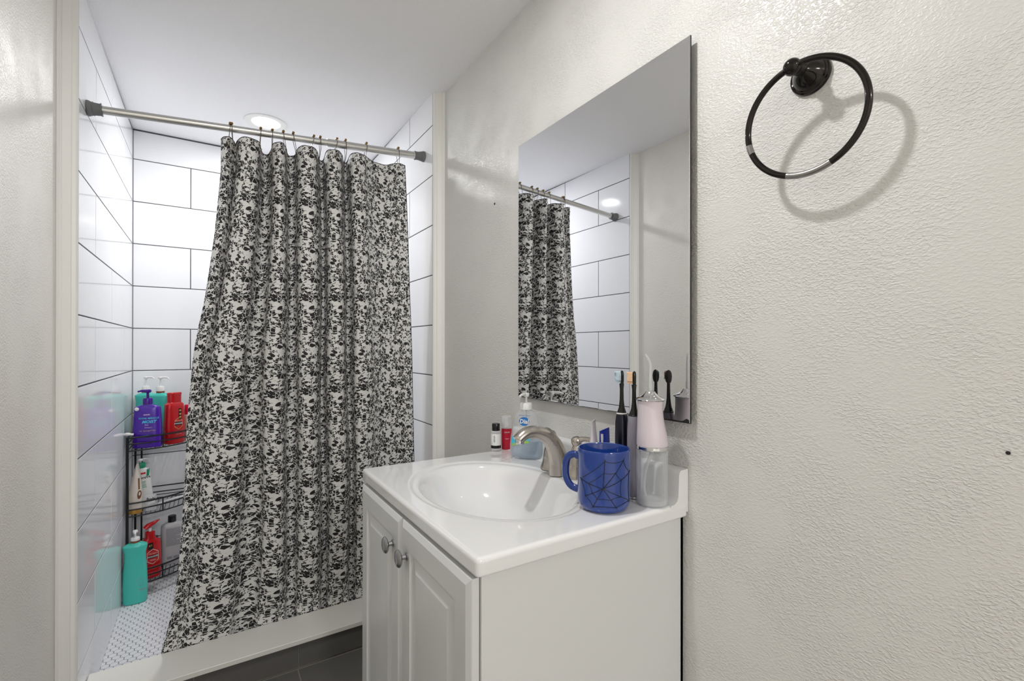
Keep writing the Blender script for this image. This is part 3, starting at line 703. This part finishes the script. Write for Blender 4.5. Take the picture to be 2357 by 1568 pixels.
# electric toothbrushes
def brush(loc, rz, label, mbody, mbr, hz, ringm):
    t = thing('electric_toothbrush', label, 'toothbrush', loc, rz, 'electric toothbrushes on the sink top')
    MB().lathe([(.0115, 0), (.0128, .002), (.0133, .010), (.0140, .060), (.0142, .125), (.0136, .152), (.0122, .164), (.0105, .1695)], n=32).build('handle', mbody, t)
    MB().lathe([(.0108, .1695), (.0114, .1710), (.0100, .1725)], n=28).build('collar', ringm, t)
    MB().lathe([(.0135, .0012), (.0139, .0016), (.0139, .004), (.0135, .0045)], n=32).build('foot_ring', M['chrome'], t)
    n_ = MB(); P = bez([(0, 0, .1725), (0, 0, .184), (0, 0, .200), (0, 0, .222), (0, 0, .2345)], 6)
    n_.tube(P, interp([(.0100, .0100), (.0062, .0062), (.0044, .0042), (.0040, .0036), (.0052, .0034)], 6), 18)
    hd = [(.2345, .0048, .0034), (.240, .0066, .0038), (.248, .0074, .0038), (.255, .0066, .0038), (.2605, .0044, .003), (.2625, .001, .001)]
    n_.rings([[(a, b+.0005, z) for a, b in sell(rx, ry, 2.2, 18)] for z, rx, ry in hd])
    nk = n_.build('brush_neck', M['black'], t)
    br = MB(); random.seed(3)
    for i in range(6):
        for j in range(9):
            x = -.0060+.0024*i; z = .2375+.0027*j
            if (abs(x)/.0078)**2+((z-.2485)/.0125)**2 > 1: continue
            L_ = .0105+random.uniform(-.0006, .0006)+(.002 if j == 8 else .0)
            br.tube([(x, -.003, z), (x+random.uniform(-.0003, .0003), -.003-L_, z+random.uniform(-.0002, .0004))], .0014, 6)
    br.build('bristles', mbr, nk)
    return t
# bristles point to screen left: local -y -> world (-.842, .54)
rz = math.atan2(.54, -.842)+math.pi/2
brush((.7430, .7235, ZT), rz, 'black-handled electric toothbrush with pale blue bristles, standing behind the blue mug', M['navy'], M['bristle'], 0, M['white'])
brush((.7430, .6885, ZT), rz-.3, 'grey lilac electric toothbrush with peach bristles, standing beside the clear tank', M['mauve'], M['bristle2'], 0, M['black'])
g = None

# toothpaste tube, standing behind the mug against the backsplash
t = thing('toothpaste_tube', 'white and blue toothpaste tube standing behind the blue mug', 'toothpaste', cpos(.733, .800), math.radians(38))
tb = MB(); R = []
for k in range(12):
    f = k/11; rx = .018+.006*f; ry = .017*(1-f)+.0012*f; R.append([(a, b, .028+.116*f) for a, b in sell(rx, ry, 2.2, 30)])
tb.rings(R); tb.build('tube_body', M['paste'], t)
MB().lathe([(.0160, 0), (.0165, .004), (.0155, .026), (.012, .029)], n=28).build('cap', M['white'], t)
t2 = thing('toothpaste_tube', 'royal blue tube with white swirl standing behind the blue mug', 'toothpaste', cpos(.744, .775), math.radians(-20))
tb = MB(); R = []
for k in range(12):
    f = k/11; rx = .014-.002*f; ry = .012*(1-f)+.0012*f; R.append([(a, b+.004*f, .022+.103*f+a*.35*f) for a, b in sell(rx, ry, 2.2, 30)])
tb.rings(R); tb.build('tube_body', M['royal'], t2)
MB().lathe([(.0110, 0), (.0115, .004), (.0105, .020), (.008, .023)], n=24).build('cap', M['white'], t2)
g = MB(); V_, F_ = patch(.006, .030, 3, 8); g.add([(-.0070+u, -.0062+(v+.015)*.12+.004, .100+v) for u, v in V_], F_); g.build('white_swirl', M['white'], t2)

# hand soap bottle
t = thing('soap_pump_bottle', 'clear hand soap pump bottle with blue oval badge behind the faucet', 'soap bottle', (.753, 1.099, ZT), math.radians(-52))
fk = Flask([(0, .040, .020), (.002, .0435, .023), (.010, .0465, .0250), (.035, .0475, .0255), (.060, .0450, .0245), (.075, .0425, .0235), (.100, .0375, .0215), (.120, .0325, .0195), (.130, .0250, .0165), (.136, .0135, .0125), (.142, .0125, .0125)], 2.4)
fk.mb(48).build('bottle_body', M['clear'], t)
lq = Flask([(.003, .039, .019), (.010, .0440, .0225), (.034, .0450, .0228), (.050, .0435, .0222), (.0505, .0425, .0215)], 2.4); lq.mb(40).build('liquid', M['water'], t)
pump(t, .138, .0175, .019, M['white'], M['white'], .016, .036, ang=math.radians(-103), droop=.12, head_r=.0088, head_h=.011)
MB().tube([(0, 0, .010), (0, 0, .142)], .0022, 8).build('dip_tube', M['clearish'], t)
V_, F_ = patch(.050, .075, 16, 12); fk.decal('label', V_, F_, M['clearish'], t, .0003, (0, .073)) if False else None
V_, F_ = patch(.030, .024, 14, 10, 'oval'); fk.decal('oval_badge', V_, F_, M['dialblue'], t, .0007, (0, .106))
fk.text('badge_lettering', 'Dial', .0165, 0, .1055, M['white'], t, shear=.15, eps=.0012, bold=.0004)
fk.text('label_lettering', 'ANTIBACTERIAL', .0046, 0, .1222, M['dialblue'], t, eps=.0008)
V_, F_ = patch(.056, .020, 16, 6); V_ = [(u, v+.006*math.sin(u*60)) for u, v in V_]; fk.decal('wave_label', V_, F_, M['cyan'], t, .0006, (-.010, .058))
V_, F_ = patch(.050, .007, 16, 3); V_ = [(u, v+.006*math.sin(u*60+.6)) for u, v in V_]; fk.decal('wave_label', V_, F_, M['limeprint'], t, .0009, (-.010, .044))
fk.text('label_lettering', 'SPRING WATER', .0062, -.012, .058, M['white'], t, shear=.2, eps=.0014)
# small cosmetics
t = thing('serum_bottle', 'small clear bottle with white label, black cap and black base stripe', 'bottle', (.729, 1.226, ZT), math.radians(-28))
sbv = Flask([(0, .0135, .0135), (.002, .0150, .0150), (.055, .0150, .0150), (.060, .0125, .0125), (.062, .0100, .0100)], 2.0); sbv.mb(36).build('bottle_body', M['clearish'], t)
MB().lathe([(.01515, .008), (.01525, .0085), (.01525, .052), (.01515, .0525)], n=36, cap=False).build('white_label', M['white'], t)
MB().lathe([(.01530, .009), (.01535, .0092), (.01535, .0175), (.01530, .018)], n=36, cap=False).build('black_stripe', M['black'], t)
MB().lathe([(.0115, .061), (.0118, .063), (.0118, .081), (.0108, .0825)], n=32).build('cap', M['black'], t)
lv = Flask([(0, .0153, .0153), (.09, .0153, .0153)], 2.0)
V_, F_ = text_mesh('serum', .008); V_ = [(-v, u) for u, v, *_ in V_]; lv.decal('label_lettering', V_, F_, M['ink'], t, .0004, (-.006, .038))
t = thing('foam_bottle', 'small crimson bottle with clear domed cap between the serum bottle and the soap', 'bottle', (.769, 1.229, ZT), math.radians(-28))
rv = Flask([(0, .0145, .0115), (.002, .0155, .0125), (.060, .0160, .0130), (.064, .0150, .0125)], 2.2); rv.mb(36).build('bottle_body', M['redlabel'], t)
MB().lathe([(.0155, .0645), (.0160, .066), (.0160, .098), (.0145, .1010), (.001, .1016)], n=32).build('cap', M['clearish'], t)
MB().lathe([(.0090, .066), (.0090, .078), (.0062, .080), (.0062, .096)], n=24).build('pump_core', M['white'], t)
rv.text('label_lettering', 'SERUM', .0055, 0, .053, M['white'], t); rv.text('label_lettering', 'repair', .0050, 0, .034, M['pinkprint'], t)
# clear plastic wrapper
t = thing('plastic_wrapper', 'crumpled clear plastic wrapper lying between the soap and the sink bowl', 'wrapper', cpos(.690, 1.080), math.radians(20))
g = MB(); nx, ny = 22, 14; Vw = []
for j in range(ny+1):
    for i in range(nx+1):
        x = -.030+.060*i/nx; y = -.018+.036*j/ny
        z = .002+.010*max(0, noise.noise(Vector((x*60, y*60, 4)))+.35)*(1-abs(2*i/nx-1)**3)
        Vw.append((x, y, z))
g.add(Vw, [(j*(nx+1)+i, j*(nx+1)+i+1, (j+1)*(nx+1)+i+1, (j+1)*(nx+1)+i) for j in range(ny) for i in range(nx)])
o = g.build('film', M['clear'], t, auto=20)

# ------------------------------------------------------------------ corner caddy
cxx, cyy, RC = -.305, 2.915, .272
t = thing('corner_caddy', 'black wire three-tier corner shelf standing in the shower corner', 'shelf', (cxx, cyy, SF))
def arcp(r_, z, n_=28, a0=-90, a1=0): return [(r_*math.cos(math.radians(a0+(a1-a0)*k/n_)), r_*math.sin(math.radians(a0+(a1-a0)*k/n_)), z) for k in range(n_+1)]
for (lx, ly, ht, lr) in ((.004, -RC, .713, .0056), (.004, -.004, .713, .0042), (.028, -.004, .713, .0038), (RC, -.004, .713, .0056)):
    MB().tube([(lx, ly, 0), (lx, ly, ht)], lr, 10).build('leg', M['wire'], t)
for zb in (.653, .364, .060):
    g = MB()
    for z, r_ in ((zb, .0030), (zb+.030, .0032), (zb+.058, .0038)):
        g.tube(arcp(RC, z), r_, 8); g.tube([(.004, -RC, z), (.004, 0, z)], r_*.8, 8); g.tube([(.0, -.004, z), (RC, -.004, z)], r_*.8, 8)
    k = 1
    while k*.0165 < RC-.01:
        x = k*.0165; g.tube([(x, -.004, zb), (x, -math.sqrt(RC*RC-x*x), zb)], .0013, 6); k += 1
    g.tube(arcp(RC*.55, zb-.002, 16), .0018, 6)
    for a in (-62, -28):
        c_, s_ = RC*math.cos(math.radians(a)), RC*math.sin(math.radians(a)); g.tube([(c_, s_, zb), (c_, s_, zb+.058)], .0026, 8)
    g.build('shelf_basket', M['wire'], t)
g = MB(); a = math.radians(-38); c_, s_ = RC*math.cos(a), RC*math.sin(a); a2 = math.radians(-26); c2, s2 = RC*math.cos(a2), RC*math.sin(a2)
g.tube([(c_, s_, .125), (c_, s_, .003), (c2, s2, .003), (c2, s2, .125)], .0026, 8); g.build('foot', M['wire'], t)
B1, B2, B3 = SF+.653+.0032, SF+.364+.0032, SF+.060+.0032
# white suction clip at top of the caddy's front leg
o = MB().tube(bez([(TL+.0005, 2.662, 1.123-.384), (TL+.012, 2.661, 1.123-.383), (TL+.034, 2.660, 1.123-.386)], 6), [.006]*4+[.0072]*5+[.005]*4, 14).build('suction_hook', M['white'])
tag(o, 'small white plastic suction hook at the top of the caddy front leg', 'hook')

# bottles on the top tier
t = thing('conditioner_bottle', 'violet pump bottle with blue lettering at the front of the top tier', 'bottle', (-.2345, 2.688, B1), math.radians(-4))
pf = Flask([(0, .048, .020), (.002, .0525, .024), (.010, .0535, .0255), (.080, .0530, .025), (.150, .0500, .0225), (.176, .0485, .0205), (.183, .0465, .0185), (.189, .034, .016), (.193, .0185, .0150), (.196, .0175, .0150)], 3.2)
pf.mb().build('bottle_body', M['purple'], t)
pump(t, .195, .0185, .029, M['violet'], M['violet'], .023, .036, ang=math.radians(186), droop=.08, head_r=.0135, head_h=.014)
pf.text('label_lettering', 'aussie', .0095, .0, .150, M['pinkprint'], t, bold=.0002)
pf.text('label_lettering', 'TOTAL MIRACLE', .0098, .006, .133, M['cyan'], t, shear=.25, bold=.0003)
pf.text('label_lettering', 'MOIST', .0175, .008, .117, M['cyan'], t, shear=.3, bold=.0006)
pf.text('label_lettering', '7N1', .0090, .0, .103, M['pinkprint'], t)
pf.text('label_lettering', 'shampoo', .0075, .006, .092, M['pinkprint'], t)
pf.text('label_lettering', 'for damaged hair', .0085, .004, .078, M['goldprint'], t)
pf.text('label_lettering', 'conditioner', .0085, .004, .057, M['cyan'], t)
g = MB(); g.lathe([(.001, 0), (.0075, .0004), (.0080, .002), (.001, .0042)], (-.036, -.0185, .176), 20, '-y'); g.build('foam_drop', M['white'], t)
g = MB(); P = [pf.wrap(-.040+.085*k/20, .168-.018*(k/20)**1.0-.028*(k/20)**4, .0004) for k in range(21)]; g.tube(P, .0007, 6); g.build('shoulder_crease', M['purple'], t)

def turq(name, label, loc, rz, ang, h=.212, sc=1.0, reach=.034, tall=0):
    t = thing(name, label, 'bottle', loc, rz, 'turquoise pump bottles in the shower')
    f = Flask([(0, .037*sc, .0215*sc), (.003, .0405*sc, .0245*sc), (.012, .0425*sc, .0258*sc), (h*.30, .0435*sc, .0265*sc), (h*.55, .0415*sc, .0255*sc), (h*.72, .0375*sc, .0235*sc), (h*.82, .0375*sc, .0235*sc), (h*.925, .0430*sc, .0250*sc), (h*.945, .0425*sc, .0245*sc), (h*.975, .030*sc, .0200*sc), (h*.99, .0165*sc, .0160*sc), (h, .0150*sc, .0150*sc)], 2.7)
    f.mb().build('bottle_body', M['turq'], t)
    pump(t, h-.001, .0162*sc, .014+tall*.4, M['white'], M['white'], .018+tall*.6, reach, ang=ang, droop=.25, head_r=.0092, head_h=.012, band=M['copper'])
    return t, f
turq('shampoo_bottle', 'turquoise pump bottle at the back left of the top tier', (-.259, 2.885, B1), math.radians(-8), math.radians(-8), h=.234, tall=.026)
turq('shampoo_bottle', 'turquoise pump bottle behind the red bottle on the top tier', (-.198, 2.825, B1), math.radians(-10), math.radians(-4), h=.234, tall=.026)

t = thing('body_wash_bottle', 'red flip-cap bottle on the top tier beside the curtain', 'bottle', (-.1395, 2.735, B1), math.radians(32))
rf = Flask([(0, .036, .020), (.003, .0400, .0235), (.012, .0415, .0250), (.090, .0420, .0255), (.165, .0390, .0235), (.184, .0380, .0225), (.191, .031, .0195), (.193, .0285, .0180)], 3.0)
rf.mb().build('bottle_body', M['red'], t)
g = Flask([(.193, .0282, .0178), (.222, .0288, .0182), (.228, .0288, .0182)], 2.6); g.mb().build('cap', M['red'], t)
g = Flask([(.2288, .0300, .0190), (.2365, .0300, .0190), (.2395, .0270, .0170)], 2.6); g.mb().build('cap_lid', M['red'], t)
V_, F_ = patch(.013, .050, 6, 10); rf.decal('dark_strip', V_, F_, M['black'], t, .0005, (.013, .139))
for z_ in (.155, .138, .124): V_, F_ = patch(.009, .008, 6, 4, 'oval'); rf.decal('strip_emblem', V_, F_, M['goldprint'], t, .0009, (.013, z_))
shield = [(-.017, .110), (0, .122), (.017, .110), (.018, .080), (0, .066), (-.018, .080)]
V_, F_ = outline(shield, .0022); rf.decal('shield_outline', V_, F_, M['goldprint'], t, .0007, (.006, 0))
V_, F_ = patch(.034, .014, 12, 4); rf.decal('shield_band', V_, F_, M['black'], t, .0007, (.005, .094))
rf.text('label_lettering', 'SWAGGER', .0078, .005, .094, M['white'], t, bold=.0002)
rf.text('label_lettering', 'Old Spice', .0078, .005, .107, M['cream'], t)
rf.text('label_lettering', 'cedarwood', .0055, .006, .046, M['cream'], t)

t = thing('body_spray', 'cream bottle with hot pink cap peeking from behind the curtain edge', 'bottle', (-.0845, 2.778, B1), 0)
MB().lathe([(.016, 0), (.0185, .002), (.0188, .118), (.0180, .125), (.0165, .129)], n=32).build('bottle_body', M['cream'], t)
MB().lathe([(.0172, .129), (.0175, .131), (.0172, .171), (.0155, .1745)], n=32).build('cap', M['pink'], t)

# middle tier
t = thing('lotion_tube', 'white squeeze tube with brown spoon print standing on its gold cap', 'tube', (-.2815, 2.684, B2), 0, ry=math.radians(3))
ff = Flask([(.020, .0268, .0240), (.060, .0262, .0245), (.110, .0225, .0255), (.160, .0160, .0265), (.194, .0095, .0270), (.214, .0052, .0275), (.225, .0016, .0275)], 2.2)
ff.mb(40).build('tube_body', M['cream'], t)
MB().lathe([(.0265, .0015), (.0275, .0025), (.0275, .016), (.0265, .0195)], n=36, sy=.88).build('cap', M['gold'], t)
sp_ = [(.012+.0028*math.cos(a)*(1.2 if 0 < a < math.pi else 1), .145+.022*math.sin(a)) for a in [2*math.pi*k/20 for k in range(20)]]
def fan(pts): return pts, [tuple(range(len(pts)))]
V_, F_ = patch(.005, .050, 4, 10); V_ = [(u+.10*(-v)*.0+.012+(-v)*.08, v) for u, v in V_]; ff.decal('spoon_print', V_, F_, M['brown'], t, .0006, (.0, .135))
V_, F_ = patch(.014, .038, 10, 10, 'oval'); ff.decal('spoon_print', V_, F_, M['brown'], t, .0006, (.0160, .086))
V_, F_ = patch(.006, .016, 8, 8, 'oval'); ff.decal('spoon_print', V_, F_, M['cream'], t, .0010, (.0165, .090))

t = thing('cleanser_bottle', 'white pump bottle with green collar leaning on the middle tier', 'bottle', (-.244, 2.755, B2+.001), math.radians(4), ry=math.radians(-6))
cf = Flask([(0, .026, .015), (.003, .0295, .0185), (.012, .0305, .0195), (.145, .0305, .0195), (.174, .0290, .0185), (.181, .0250, .0165), (.184, .0170, .0145), (.187, .0165, .0145)], 2.8)
cf.mb(40).build('bottle_body', M['white'], t)
pump(t, .186, .0175, .024, M['green'], M['white'], .006, .034, ang=math.radians(10), droop=.05, head_r=.0100, head_h=.011)
cf.text('label_lettering', 'CeraVe', .0150, .006, .142, M['ink'], t, bold=.0003)
V_, F_ = patch(.024, .008, 8, 3); cf.decal('red_stripe', V_, F_, M['red'], t, .0006, (.002, .162))
for i, (wv, z_) in enumerate(((.022, .102), (.016, .096), (.020, .088), (.018, .082), (.022, .076))): V_, F_ = patch(wv, .0026, 6, 1); cf.decal('mint_print', V_, F_, M['mint'], t, .0006, (.001, z_+.022))
V_, F_ = patch(.010, .030, 5, 8); V_ = [(u+v*.15, v) for u, v in V_]; cf.decal('mint_print', V_, F_, M['green'], t, .0006, (.0225, .162))

t = thing('soap_packet', 'small clear packet with dark script in front of the leaning pump bottle', 'packet', (-.2225, 2.694, B2), math.radians(2))
tv = Flask([(0, .0185, .006), (.002, .0205, .009), (.040, .0210, .010), (.062, .0205, .006), (.070, .0200, .0015)], 3.4); tv.mb(36).build('pouch', M['clearish'], t)
tv.text('label_lettering', 'Body', .0150, 0, .054, M['ink'], t, bold=.0005)
V_, F_ = patch(.026, .012, 8, 3); V_ = [(u, v+u*.35) for u, v in V_]; tv.decal('white_swoosh', V_, F_, M['white'], t, .0006, (.002, .036))
t = thing('razor_handle', 'white plastic strip lying on the middle tier near the curtain', 'razor', (-.145, 2.800, B2+.006), math.radians(38))
g = MB(); g.tube(bez([(-.075, 0, .003), (-.03, 0, .006), (.02, 0, .005), (.06, 0, .004)], 6), (.010, .004), 14); g.build('grip', M['white'], t)
g = MB(); g.box(.058, .076, -.020, .020, -.002, .010); g.build('razor_head', M['grey'], t, bevel=.002)

# bottom tier
t = thing('wash_pump_bottle', 'red pump bottle with shield emblem on the bottom tier', 'bottle', (-.226, 2.698, B3), math.radians(20))
wf = Flask([(0, .036, .020), (.003, .0395, .0235), (.012, .0410, .0250), (.080, .0410, .0250), (.150, .0400, .0240), (.166, .0380, .0225), (.172, .0270, .0190), (.180, .0190, .0165), (.205, .0175, .0165), (.208, .0120, .0120)], 3.0)
wf.mb().build('bottle_body', M['red'], t)
MB().lathe([(.0055, .206), (.0055, .222)], n=16).build('stem', M['white'], t)
g = MB(); g.tube(bez([(-.020, 0, .224), (-.006, 0, .234), (.014, 0, .242), (.036, 0, .252)], 6), interp([(.012, .0085), (.012, .0110), (.0095, .0080), (.004, .0025)], 6), 16); g.build('pump_head', M['red'], t)
V_, F_ = patch(.020, .030, 6, 6); wf.decal('dark_strip', V_, F_, M['black'], t, .0005, (-.004, .146))
wf.text('label_lettering', 'BT', .012, -.004, .148, M['goldprint'], t)
shield2 = [(x*1.25, (y_-.094)*1.25+.098) for x, y_ in shield]
V_, F_ = outline(shield2, .0022); wf.decal('shield_outline', V_, F_, M['cream'], t, .0007, (.004, 0))
V_, F_ = patch(.042, .012, 12, 4); wf.decal('shield_band', V_, F_, M['black'], t, .0007, (.004, .098))
wf.text('label_lettering', 'SWAGGER', .0085, .004, .098, M['white'], t, bold=.0002)
wf.text('label_lettering', 'Old Spice', .0085, .004, .112, M['cream'], t)
wf.text('label_lettering', 'Wash', .0085, .004, .083, M['cream'], t)
t = thing('lotion_bottle', 'pale grey bottle with black cap and fine print on the bottom tier', 'bottle', (-.151, 2.822, B3), math.radians(8))
gf = Flask([(0, .040, .020), (.003, .0440, .0235), (.012, .0455, .0250), (.110, .0455, .0250), (.178, .0440, .0240), (.189, .0410, .0225), (.196, .025, .0180), (.199, .0155, .0155)], 3.2)
gf.mb().build('bottle_body', M['grey'], t)
MB().lathe([(.0165, .199), (.0170, .201), (.0165, .227), (.0150, .229)], n=28).build('cap', M['black'], t)
V_, F_ = patch(.058, .0032, 10, 1)
for i in range(17): wv = 1-(.35*abs(math.sin(i*2.1)) if i % 4 == 3 else .05*math.sin(i)); gf.decal('print_line', [(u*wv-(1-wv)*.029, v) for u, v in V_], F_, M['greylabel'], t, .0005, (.004, .172-i*.0050))
for i, (a, b) in enumerate(((-.012, .020), (.016, .026))): V_, F_ = patch(b, .012, 8, 2); gf.decal('barcode_block', V_, F_, M['greylabel'], t, .0005, (a, .034))
t = thing('dark_bottle', 'dark bottle mostly hidden between the red pump bottle and the pale grey bottle', 'bottle', (-.214, 2.800, B3), 0)
Flask([(0, .018, .014), (.003, .021, .0165), (.120, .021, .0165), (.135, .015, .0130), (.140, .010, .010), (.150, .010, .010)], 2.4).mb(32).build('bottle_body', M['black'], t)

# bottle on the shower floor in front of the caddy
t, f = turq('shampoo_bottle', 'large turquoise pump bottle standing on the mosaic shower floor', (-.2695, 2.611, SF+.0005), 0, math.radians(-86), h=.262, sc=1.0, reach=.022)
V_, F_ = patch(.022, .0018, 8, 1)
for z_ in (.062, .057): f.decal('label_print', [(u, v) for u, v in V_], F_, M['greylabel'], t, .0005, (.026, z_))
f.decal('label_print', *outline([(.010*math.cos(a)+.022, .018*math.sin(a)+.095) for a in [math.pi*2*k/24 for k in range(24)]], .0012), M['mauve'], t, .0005)
